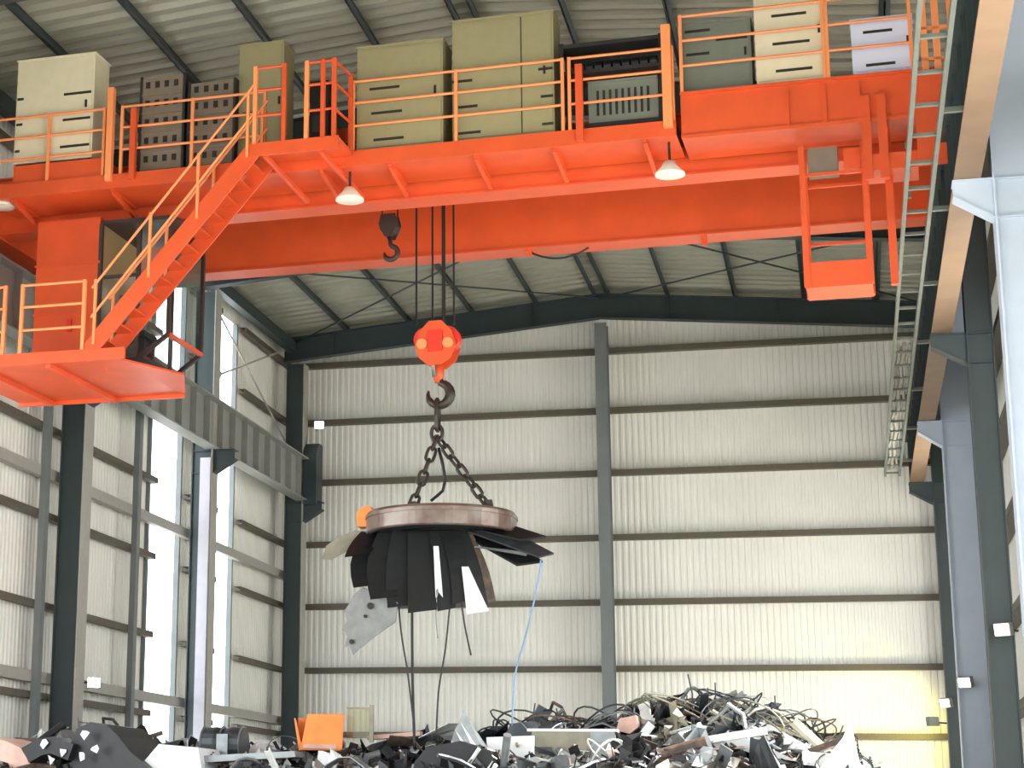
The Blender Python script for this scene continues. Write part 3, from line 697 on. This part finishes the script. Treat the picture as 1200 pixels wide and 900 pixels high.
# ------------------------------------------------------------------ scrap held by the magnet
def world_of(px, py, dv): p = cr(px, py, VH+dv); return cw(p.x, p.y, p.z)
def single(mb_, name, m, label, cat, group=None, smooth=False):
    c = sum((Vector(v) for v in mb_.v), Vector())/len(mb_.v)
    zb = min(v[2] for v in mb_.v)
    return tag(mb_.build(name, m, None, smooth, (c.x, c.y, zb)), label, cat, group)
def blade(tx0, tx1, ty, bx0, bx1, by, dv0, dv1, m, label, bend=0.0, t=0.02, twist=0.12, name='scrap_sheet'):
    L, R_ = [], []
    for i in range(6):
        s = i/5
        q = bend*math.sin(s*math.pi)
        dv = dv0+(dv1-dv0)*s
        L.append(world_of(tx0+(bx0-tx0)*s+q*30, ty+(by-ty)*s, dv-twist*s)); R_.append(world_of(tx1+(bx1-tx1)*s+q*30, ty+(by-ty)*s-4*s, dv+twist*(1-s)))
    return single(MB().strip(L, R_, t), name, m, label, 'scrap metal', 'scrap clinging to the magnet')
blade(436, 556, 622, 440, 552, 692, 0.35, 0.3, M['black'], 'widest black sheet at the back of the magnet load', 0.0, twist=0.05)
blade(424, 470, 622, 404, 432, 652, -0.35, -0.6, M['black'], 'black sheet with a pointed corner at the left of the magnet load', -0.1, twist=0.3)
blade(430, 468, 622, 414, 446, 688, -0.3, -0.6, SCR['black'], 'black sheet just right of the pointed one under the magnet', -0.35)
blade(444, 480, 622, 434, 466, 702, -0.4, -0.65, M['black'], 'second black sheet in from the left under the magnet', -0.3)
blade(460, 494, 622, 454, 486, 712, -0.45, -0.6, SCR['black'], 'black sheet hanging left of centre under the magnet', -0.15)
blade(478, 514, 622, 478, 512, 718, -0.5, -0.65, M['black'], 'longest black sheet hanging in the centre under the magnet')
blade(502, 528, 622, 513, 534, 716, -0.45, -0.55, SCR['black'], 'black sheet right of the white strip under the magnet', 0.05)
blade(514, 540, 622, 530, 548, 708, -0.4, -0.5, M['black'], 'black sheet leaning right beneath the magnet', 0.15)
blade(524, 548, 622, 552, 572, 712, -0.35, -0.3, SCR['black'], 'black sheet swung out to the right beneath the magnet', 0.1)
blade(532, 552, 622, 567, 581, 708, -0.3, -0.1, SCR['rust'], 'brown-black sheet at the right edge of the magnet fan', 0.15)
blade(508, 514, 640, 511, 520, 716, -0.6, -0.6, SCR['white'], 'narrow white strip among the black sheets under the magnet', t=0.01, twist=0.02)
blade(541, 549, 664, 547, 573, 720, -0.47, -0.6, SCR['white'], 'white shard at the lower right of the magnet load', t=0.01, twist=0.05)
ol = [world_of(x, y, -0.3-(434-x)*0.004) for x, y in ((434, 622), (416, 622), (396, 630), (382, 640), (377, 655), (388, 656), (404, 648), (426, 638))]
single(MB().plate(ol, 0.02), 'scrap_flap', SCR['olive'], 'olive flap sticking out left from under the magnet', 'scrap metal', 'scrap clinging to the magnet')
blade(545, 606, 617, 610, 640, 632, -0.2, -0.2, M['black'], 'upper black blade pointing right from the magnet', t=0.03, twist=0.2)
blade(548, 600, 622, 632, 649, 652, -0.3, -0.35, SCR['dgrey'], 'dark grey blade with the farthest right tip under the magnet', t=0.03, twist=0.15)
blade(543, 590, 626, 606, 636, 661, -0.1, -0.25, M['black'], 'lower black blade carrying the blue cord', t=0.04, twist=0.2)
blade(556, 560, 640, 616, 620, 651, -0.4, -0.4, SCR['grey'], 'thin light grey bar under the right blades', t=0.02, twist=0.02, name='scrap_bar')
# torn perforated plate
poly = [(426, 688), (446, 697), (467, 706), (464, 729), (441, 745), (421, 761), (414, 767), (411, 757), (405, 758), (408, 745), (402, 738), (408, 727), (404, 716), (411, 706), (416, 696)]
pts = [world_of(x, y, -0.45-(x-400)*0.003) for x, y in poly]
pp = single(MB().plate(pts, 0.02), 'scrap_plate', mat('torn_plate_grey', (126, 128, 126), 0.6, 0, 0.2, 6), 'torn light grey plate hanging at the lower left of the magnet load', 'scrap metal', 'scrap clinging to the magnet')
for x, y, r in ((434, 710, 4), (412, 752, 3), (428, 722, 2)):
    c = world_of(x, y, -0.5-(x-400)*0.003)
    h = MB().lathe([(0, -0.014), (r*0.0125, -0.014), (r*0.0125, 0.014), (0, 0.014)], (0,0,0), 12, 'y').build('hole', M['slot'], pp)
    h.location = c-pp.location
def wire(pts, r, m, label, name='hanging_wire'):
    P = [world_of(*p) for p in pts]; Q = []
    for i in range(len(P)-1):
        for k in range(5):
            t = k/5; p0 = P[max(i-1, 0)]; p1 = P[i]; p2 = P[i+1]; p3 = P[min(i+2, len(P)-1)]
            Q.append(0.5*((2*p1)+(p2-p0)*t+(2*p0-5*p1+4*p2-p3)*t*t+(3*p1-p0-3*p2+p3)*t**3))
    Q.append(P[-1])
    return single(MB().tube(Q, r, 6), name, m, label, 'wire', 'wires hanging from the magnet load', True)
wire([(483, 700, -0.5), (483, 760, -0.5), (484, 820, -0.5), (486, 878, -0.5)], 0.022, M['black'], 'thick straight black wire from the magnet load to the heap')
wire([(466, 690, -0.55), (470, 740, -0.5), (478, 790, -0.55), (485, 850, -0.5)], 0.014, M['rack'], 'thin dark wire slanting towards the thick black one')
wire([(527, 710, -0.5), (522, 760, -0.5), (514, 810, -0.45), (511, 868, -0.45)], 0.014, M['rack'], 'thin wire bowing down right of the thick black wire')
wire([(538, 690, -0.5), (541, 708, -0.5), (545, 735, -0.5), (552, 768, -0.5)], 0.014, M['rack'], 'short loose wire below the white shard')
wire([(634, 655, -0.35), (629, 690, -0.35), (616, 745, -0.3), (604, 790, -0.3), (600, 850, -0.3)], 0.014, SCR['blue'], 'thin blue cord trailing from the right blades to the heap')
wire([(513, 690, -0.62), (511, 720, -0.62), (513, 748, -0.62)], 0.010, SCR['grey'], 'short pale wire under the white strip')

# ------------------------------------------------------------------ scrap heap
prof = [(-60, 880), (0, 880), (60, 868), (120, 866), (175, 884), (250, 880), (340, 884), (430, 878), (500, 880), (560, 866), (620, 862), (700, 868), (760, 852), (810, 838), (860, 846), (910, 862), (960, 878), (1010, 892), (1050, 912)]
crest = [(at(x, y, 30.0).x, at(x, y, 30.0).z-0.05) for x, y in prof]
def hz(X, Y):
    if X <= crest[0][0]: z = crest[0][1]-(crest[0][0]-X)*0.6
    elif X >= crest[-1][0]: z = crest[-1][1]-(X-crest[-1][0])*1.1
    else:
        for (a, za), (b, zb) in zip(crest, crest[1:]):
            if a <= X <= b: z = za+(zb-za)*(X-a)/(b-a); break
    z *= math.exp(-((Y-30.0)/6.5)**2)
    return max(z, 0.0)
rnd = random.Random(11)
hp = MB(); nx, ny = 90, 60; X0, X1, Y0, Y1 = -13.0, 1.6, 22.0, 38.5
for j in range(ny+1):
    for i in range(nx+1):
        X = X0+(X1-X0)*i/nx; Y = Y0+(Y1-Y0)*j/ny; z = hz(X, Y)
        hp.v.append((X, Y, max(0.0, z-0.12+(rnd.uniform(-0.13, 0.1) if z > 0.2 else 0))))
hp.f = [(j*(nx+1)+i, j*(nx+1)+i+1, (j+1)*(nx+1)+i+1, (j+1)*(nx+1)+i) for j in range(ny) for i in range(nx)]
mound = hp.build('scrap_heap', mat('scrap_shred', (52, 56, 58), 0.55, 0.3, 0, 5, 0.4, (148, 144, 138)))
tag(mound, 'large heap of shredded dark and pale scrap metal on the floor', 'scrap heap', kind='stuff')
shred = {}
for i in range(5200):
    X = rnd.uniform(-12.5, 0.9); Y = 30+rnd.gauss(0, 2.4); z = hz(X, Y)
    if z < 0.6 or not 24 < Y < 36: continue
    k = rnd.choices(['black', 'dgrey', 'grey', 'white', 'rust'], [30, 26, 20, 13, 14])[0]
    s = shred.setdefault(k, MB())
    L = rnd.uniform(0.08, 0.45); d = Vector((rnd.gauss(0, 1), rnd.gauss(0, 0.7), rnd.gauss(0, 0.45))).normalized()*L/2
    c = Vector((X, Y, z+rnd.uniform(-0.1, 0.08)))
    if rnd.random() < 0.5: s.bar(c-d, c+d, rnd.uniform(0.01, 0.03), rnd.uniform(0.01, 0.03))
    else: s.bar(c-d, c+d, rnd.uniform(0.05, 0.2), 0.008, (rnd.gauss(0, 1), rnd.gauss(0, 1), 1))
for k, s in shred.items():
    o = s.build('shreds', SCR[k], mound); o['kind'] = 'stuff'

NAMES = dict(black='black', dgrey='dark grey', grey='light grey', white='white', rust='rusty brown', pink='pale red', olive='olive')
def where(px):
    for lim, t in ((170, 'by the left black sheets'), (335, 'left of the orange bin'), (470, 'around the orange bin'),
                   (565, 'straight below the magnet'), (722, 'around the grey crate'), (900, 'in the tangled peak'), (2000, 'on the right slope')):
        if px < lim: return t
def topx(X, Y, z):
    v = Vector((X, Y, z))-CAM; return CX+F*v.dot(RIGHT)/v.dot(_fwd)
def heap_piece(kind, k, X, Y, lift=0.0, rn=rnd):
    z = hz(X, Y)+lift; c = Vector((X, Y, z)); m_ = MB()
    yaw = rn.uniform(0, math.tau); pit = rn.gauss(0, 0.4)
    d = Vector((math.cos(yaw)*math.cos(pit), math.sin(yaw)*math.cos(pit), math.sin(pit))); s = d.cross(Vector((0,0,1))).normalized()
    if kind == 'bent_bar':
        L = rn.uniform(0.5, 1.3); n = 6; b = rn.gauss(0, 0.25)
        m_.tube([c+d*(L*(i/n-0.5))+Vector((0, 0, b*math.sin(i/n*math.pi)))+s*rn.gauss(0, 0.04) for i in range(n+1)], rn.uniform(0.016, 0.034), 6)
    elif kind == 'steel_angle':
        L = rn.uniform(0.6, 1.5); a = rn.uniform(0.06, 0.12); up = s.cross(d)
        m_.bar(c-d*L/2, c+d*L/2, a, 0.012); m_.bar(c-d*L/2+s*a/2+up*a/2, c+d*L/2+s*a/2+up*a/2, 0.012, a)
    elif kind == 'bent_sheet':
        L = rn.uniform(0.4, 1.1); wd = rn.uniform(0.15, 0.5); n = 5; b = rn.gauss(0, 0.22); up = s.cross(d)
        A = [c+d*(L*(i/n-0.5))+up*(b*math.sin(i/n*math.pi)+rn.gauss(0, 0.02)) for i in range(n+1)]; tw = rn.gauss(0, 0.5)
        m_.strip([p-s*wd/2+up*tw*0.1*i for i, p in enumerate(A)], [p+s*wd/2-up*tw*0.1*i for i, p in enumerate(A)], 0.012)
    elif kind == 'pipe_offcut':
        L = rn.uniform(0.4, 1.0); r = rn.uniform(0.04, 0.09)
        m_.tube([c-d*L/2, c+d*L/2], r, 12); m_.tube([c-d*L/2*1.004, c+d*L/2*1.004], r*0.85, 12)
    elif kind == 'tangled_wire':
        R0 = rn.uniform(0.18, 0.42); n = 46; f1, f2, f3 = rn.uniform(1.5, 3), rn.uniform(2, 4), rn.uniform(1.5, 3.5); p1, p2 = rn.uniform(0, 6), rn.uniform(0, 6)
        m_.tube([c+Vector((R0*1.3*math.sin(f1*i/n*6.28+p1), R0*math.cos(f2*i/n*6.28+p2), 0.1+R0*0.7*math.sin(f3*i/n*6.28))) for i in range(n)], rn.uniform(0.009, 0.016), 5)
    elif kind == 'crumpled_sheet':
        R0 = rn.uniform(0.22, 0.45); n = 6; g = [[None]*(n+1) for _ in range(n+1)]
        up = Vector((rn.gauss(0, 0.6), rn.gauss(0, 0.6)-0.5, 1)).normalized(); a1 = up.cross(Vector((1, 0.2, 0))).normalized(); a2 = up.cross(a1)
        for i in range(n+1):
            for j in range(n+1):
                g[i][j] = c+a1*(R0*(2*i/n-1)+rn.gauss(0, 0.035))+a2*(R0*0.8*(2*j/n-1)+rn.gauss(0, 0.035))+up*rn.gauss(0.03, 0.075)
        vs = [p for r_ in g for p in r_]+[p-up*0.012 for r_ in g for p in r_]; N = (n+1)**2
        fs = []
        for i in range(n):
            for j in range(n):
                q = (i*(n+1)+j, i*(n+1)+j+1, (i+1)*(n+1)+j+1, (i+1)*(n+1)+j); fs += [q, tuple(x+N for x in reversed(q))]
        m_.add(vs, fs)
    px = topx(X, Y, z)
    vs = m_.v; ex = [max(v[i] for v in vs)-min(v[i] for v in vs) for i in range(3)]; span = max(ex)
    size = 'small' if span < 0.55 else ('large' if span > 1.0 else 'medium')
    pose = 'standing up' if ex[2] > 0.6*span else ('lying flat' if ex[2] < 0.25*span else 'leaning')
    return single(m_, kind, SCR[k], '%s %s %s %s %s' % (size, NAMES[k], kind.replace('_', ' '), pose, where(px)), 'scrap metal', 'loose scrap pieces on the heap')
def px_on_heap(px, Y): return at(px, 870, Y).x
kinds = ['bent_bar', 'steel_angle', 'bent_sheet', 'pipe_offcut', 'crumpled_sheet', 'tangled_wire']
for i in range(150):
    px = rnd.uniform(10, 1000); Y = rnd.uniform(26.5, 31.5)
    kind = rnd.choices(kinds, [24, 18, 26, 8, 18, 6])[0]
    k = rnd.choices(['black', 'dgrey', 'grey', 'white', 'rust', 'pink', 'olive'], [26, 24, 20, 16, 14, 3, 5])[0]
    heap_piece(kind, k, px_on_heap(px, Y), Y, rnd.uniform(-0.02, 0.06))
for i in range(58):                           # the tangled peak
    px = rnd.gauss(815, 48); Y = rnd.uniform(28.5, 31)
    heap_piece(rnd.choices(kinds, [34, 14, 10, 4, 8, 34])[0], rnd.choice(['black', 'black', 'dgrey', 'dgrey', 'dgrey', 'rust', 'olive', 'grey', 'white']), px_on_heap(px, Y), Y, rnd.uniform(0.0, 0.2))
for i in range(26):
    px = rnd.uniform(560, 980); Y = rnd.uniform(29, 31)
    heap_piece('tangled_wire', rnd.choice(['dgrey', 'grey', 'rust', 'black']), px_on_heap(px, Y), Y, 0.05)

# --- the pieces that stand out on the heap
YH = 28.2
def slab(pxs, y0, y1, t, k, label, name, cat='scrap metal', m=None):
    P = [at(x, y, y0) for x, y in pxs]; V = []
    n = len(P); vs = P+[p+Vector((0, y1-y0, 0)) for p in P]
    mb_ = MB().add(vs, [tuple(range(n)), tuple(range(2*n-1, n-1, -1))]+[(i, i+n, (i+1) % n+n, (i+1) % n) for i in range(n)])
    return single(mb_, name, m or SCR[k], label, cat)
def curved(pxs, y0, y1, t, m, label, name):
    A = [at(x, y, y0) for x, y in pxs]; B = [p+Vector((0, y1-y0, 0.0)) for p in A]
    return single(MB().strip(A, B, t), name, m, label, 'scrap metal', smooth=False)
slab([(86, 905), (82, 872), (90, 854), (106, 846), (124, 849), (138, 862), (152, 880), (180, 905)], 27.0, 28.6, 0, 'black', 'arched black rubber-like sheet at the left end of the heap', 'rubber_sheet')
curved([(26, 876), (44, 866), (62, 863), (86, 872)], 26.8, 28.2, 0.25, SCR['black'], 'folded black sheet with pale flecks left of the arched one', 'rubber_sheet')
for x, y in ((52, 872), (60, 890), (74, 880), (96, 885), (112, 878), (100, 860)):
    P = at(x, y, 26.76); a_ = [P+Vector((rnd.uniform(0.03, 0.08)*math.cos(q), 0, rnd.uniform(0.02, 0.1)*math.sin(q))) for q in (0.3, 1.2, 2.4, 3.3, 4.4, 5.6)]; single(MB().plate(a_, 0.02), 'scrap_fleck', SCR['white'], 'white fleck of scrap on the left black sheets', 'scrap metal', 'white flecks on the black sheets')
curved([(-20, 862), (5, 868), (24, 876), (38, 900)], 26.9, 28.4, 0.3, SCR['pink'], 'pale red bent sheet at the left edge of the picture', 'bent_sheet')
slab([(168, 893), (186, 872), (232, 876), (236, 900), (170, 900)], 27.2, 28.2, 0, 'white', 'white sheet lying right of the arched black sheet', 'white_panel')
slab([(228, 886), (345, 880), (346, 887), (229, 894)], 27.4, 27.9, 0, 'grey', 'long pale plank in front of the dented drum', 'metal_plank')
d0 = at(262, 874, 28.6)
dr = empty('dented_drum', (d0.x, d0.y, d0.z-0.25))
MB().lathe([(0, -0.32), (0.26, -0.32), (0.27, -0.1), (0.24, 0.02), (0.27, 0.14), (0.26, 0.34), (0, 0.34)], (0, 0, 0.27), 20, 'x').build('shell', SCR['dgrey'], dr, False)
for x in (-0.3, 0.0, 0.32): MB().lathe([(0.26, -0.015), (0.29, 0), (0.26, 0.015)], (x, 0, 0.27), 20, 'x').build('hoop', SCR['grey'], dr)
MB().box(-0.02, 0.16, -0.3, -0.26, 0.08, 0.42).build('label_patch', SCR['grey'], dr)
tag(dr, 'dark dented drum lying beside the pale plank', 'drum')
# orange bin
b0 = at(375, 878, 28.3); ob = empty('orange_bin', (b0.x, b0.y, b0.z), 0.35)
W_, H_, D_ = 0.31, 0.52, 0.45
MB().plate([(-W_, -D_/2, 0), (W_*0.95, -D_/2, 0), (W_*1.05, -D_/2, H_), (-W_*0.7, -D_/2, H_*0.98)], 0.02).build('front_panel', SCR['orange'], ob)
MB().plate([(-W_, D_/2, 0), (W_*0.95, D_/2, 0), (W_*1.05, D_/2, H_*0.95), (-W_*1.05, D_/2, H_*0.9)], 0.02).build('rear_panel', SCR['orange'], ob)
MB().plate([(-W_, -D_/2, 0), (-W_, D_/2, 0), (-W_*1.25, D_/2, H_*0.9), (-W_*1.3, -D_/2, H_*0.8)], 0.02).build('side_panel', SCR['orange'], ob)
MB().plate([(W_*0.95, -D_/2, 0), (W_*0.95, D_/2, 0), (W_*1.05, D_/2, H_*0.95), (W_*1.05, -D_/2, H_)], 0.02).build('side_panel', SCR['orange'], ob)
MB().box(-W_, W_*0.95, -D_/2, D_/2, -0.02, 0.0).build('floor_panel', SCR['orange'], ob)
MB().box(-W_*0.9, W_*0.7, -D_/2-0.05, -D_/2-0.02, 0.0, 0.06).build('pale_lip', SCR['pink'], ob)
tag(ob, 'crumpled open orange bin standing on the heap', 'bin')
c0_ = at(421, 862, 28.5); cs = empty('clear_sheet_frame', (c0_.x, c0_.y, c0_.z-0.1))
MB().box(-0.2, 0.18, 0, 0.01, 0.06, 0.52).build('clear_sheet', SCR['clear'], cs)
MB().box(0.16, 0.22, -0.02, 0.03, 0, 0.56).build('frame_post', SCR['olive'], cs)
MB().box(-0.2, 0.18, -0.01, 0.02, 0.5, 0.525).build('frame_rail', SCR['olive'], cs)
tag(cs, 'upright clear sheet in a thin frame right of the orange bin', 'sheet')
slab([(430, 862), (492, 857), (492, 862), (430, 867)], 28.6, 28.8, 0, 'pink', 'thin pale red plank right of the clear sheet', 'metal_plank')
slab([(480, 900), (500, 876), (540, 868), (575, 880), (580, 900)], 27.3, 28.4, 0, 'black', 'black lump of pressed scrap straight below the magnet', 'scrap_block')
slab([(570, 864), (625, 862), (625, 890), (572, 892)], 27.8, 27.9, 0, 'white', 'white panel propped left of the grey crate', 'white_panel')
c2 = at(672, 888, 28.0); gc = empty('grey_crate', (c2.x, c2.y, c2.z-0.05), 0.05)
MB().box(-0.6, 0.6, 0, 0.6, 0, 0.42).build('body', SCR['olive'], gc); MB().box(0.25, 0.6, -0.015, 0, 0.02, 0.42).build('end_panel', SCR['grey'], gc)
MB().box(-0.66, 0.64, -0.04, 0.64, 0.42, 0.46).build('lid', SCR['white'], gc); MB().box(-0.5, -0.3, -0.02, 0, 0.1, 0.2).build('latch', SCR['dgrey'], gc)
tag(gc, 'grey-beige crate with a pale lid in the middle of the heap', 'crate')
curved([(676, 862), (690, 850), (706, 846), (720, 852), (728, 866)], 28.2, 29.0, 0.03, SCR['dgrey'], 'dark curved sheet behind the right end of the grey crate', 'bent_sheet')
slab([(592, 862), (598, 848), (625, 845), (632, 858), (630, 866)], 28.4, 29.0, 0, 'dgrey', 'dark blue-grey block above the white panel', 'scrap_block')
slab([(722, 856), (726, 842), (745, 838), (748, 852), (738, 860)], 28.4, 28.8, 0, 'pink', 'salmon coloured lump at the foot of the tangled peak', 'scrap_block')
slab([(828, 863), (862, 860), (905, 878), (934, 892), (890, 886), (850, 872)], 27.6, 28.3, 0, 'white', 'long white sheet sloping down from the tangled peak', 'white_panel')
slab([(880, 842), (904, 850), (936, 868), (962, 884), (955, 890), (905, 866)], 28.6, 29.3, 0, 'white', 'second white sheet higher on the right slope', 'white_panel')
slab([(940, 880), (985, 884), (1018, 900), (940, 905)], 27.8, 29, 0, 'white', 'lowest white sheet at the right foot of the heap', 'white_panel')
def lattice(p, q, Y, label):
    A = at(*p, Y); B = at(*q, Y); o = empty('lattice_girder', (A+B)/2)
    c = (A+B)/2; d = (B-A).normalized(); s = Vector((0, 1, 0)); up = s.cross(d)*-1
    for off in (up*0.06, up*-0.06): MB().bar(A-c+off, B-c+off, 0.035, 0.03).build('chord', SCR['olive'], o)
    n = max(4, int((B-A).length/0.14))
    for i in range(n):
        t0, t1 = i/n, (i+1)/n; sg = 1 if i % 2 else -1
        MB().bar((A-c).lerp(B-c, t0)+up*0.06*sg, (A-c).lerp(B-c, t1)-up*0.06*sg, 0.018, 0.018).build('web_bar', SCR['olive'], o)
    return tag(o, label, 'lattice girder')
lattice((868, 830), (948, 862), 28.9, 'olive lattice bar sloping down the right side of the peak')
lattice((830, 838), (905, 868), 28.3, 'olive lattice bar in front of the tangled peak')
for k, (p, q) in enumerate((((812, 836), (806, 790)), ((834, 832), (838, 800)), ((905, 845), (908, 815)), ((625, 845), (627, 824)), ((651, 850), (652, 830)), ((985, 880), (988, 850)), ((955, 866), (950, 840)), ((120, 850), (92, 846)), ((770, 838), (764, 812)))):
    A = at(*p, 29.2); B = at(*q, 29.2); md = (A+B)/2+Vector((rnd.gauss(0, 0.03), 0, 0))
    single(MB().tube([A-Vector((0, 0, 0.25)), A, md, B], 0.012, 5), 'wire_end', SCR['dgrey'], 'thin dark wire end sticking up '+where(p[0]), 'wire', 'wire ends sticking up from the heap')

# things that share a label are told apart by their order from left to right
ORD = ['leftmost', 'second', 'third', 'fourth', 'fifth', 'sixth', 'seventh', 'eighth', 'ninth', 'tenth', 'eleventh', 'twelfth']
NUM = {2: 'two', 3: 'three', 4: 'four', 5: 'five', 6: 'six', 7: 'seven', 8: 'eight', 9: 'nine', 10: 'ten', 11: 'eleven', 12: 'twelve'}
same = {}
for o in col.objects:
    if o.parent is None and 'label' in o: same.setdefault(o['label'], []).append(o)
for lab, os_ in same.items():
    if len(os_) < 2 or len(os_) > 12: continue
    os_.sort(key=lambda o: topx(*o.location))
    for i, o in enumerate(os_):
        n = len(os_)
        o['label'] = lab+(', '+('rightmost' if i == n-1 else 'leftmost')+' of '+NUM[n] if i in (0, n-1) else ', %s of %s from left' % (ORD[i], NUM[n]))
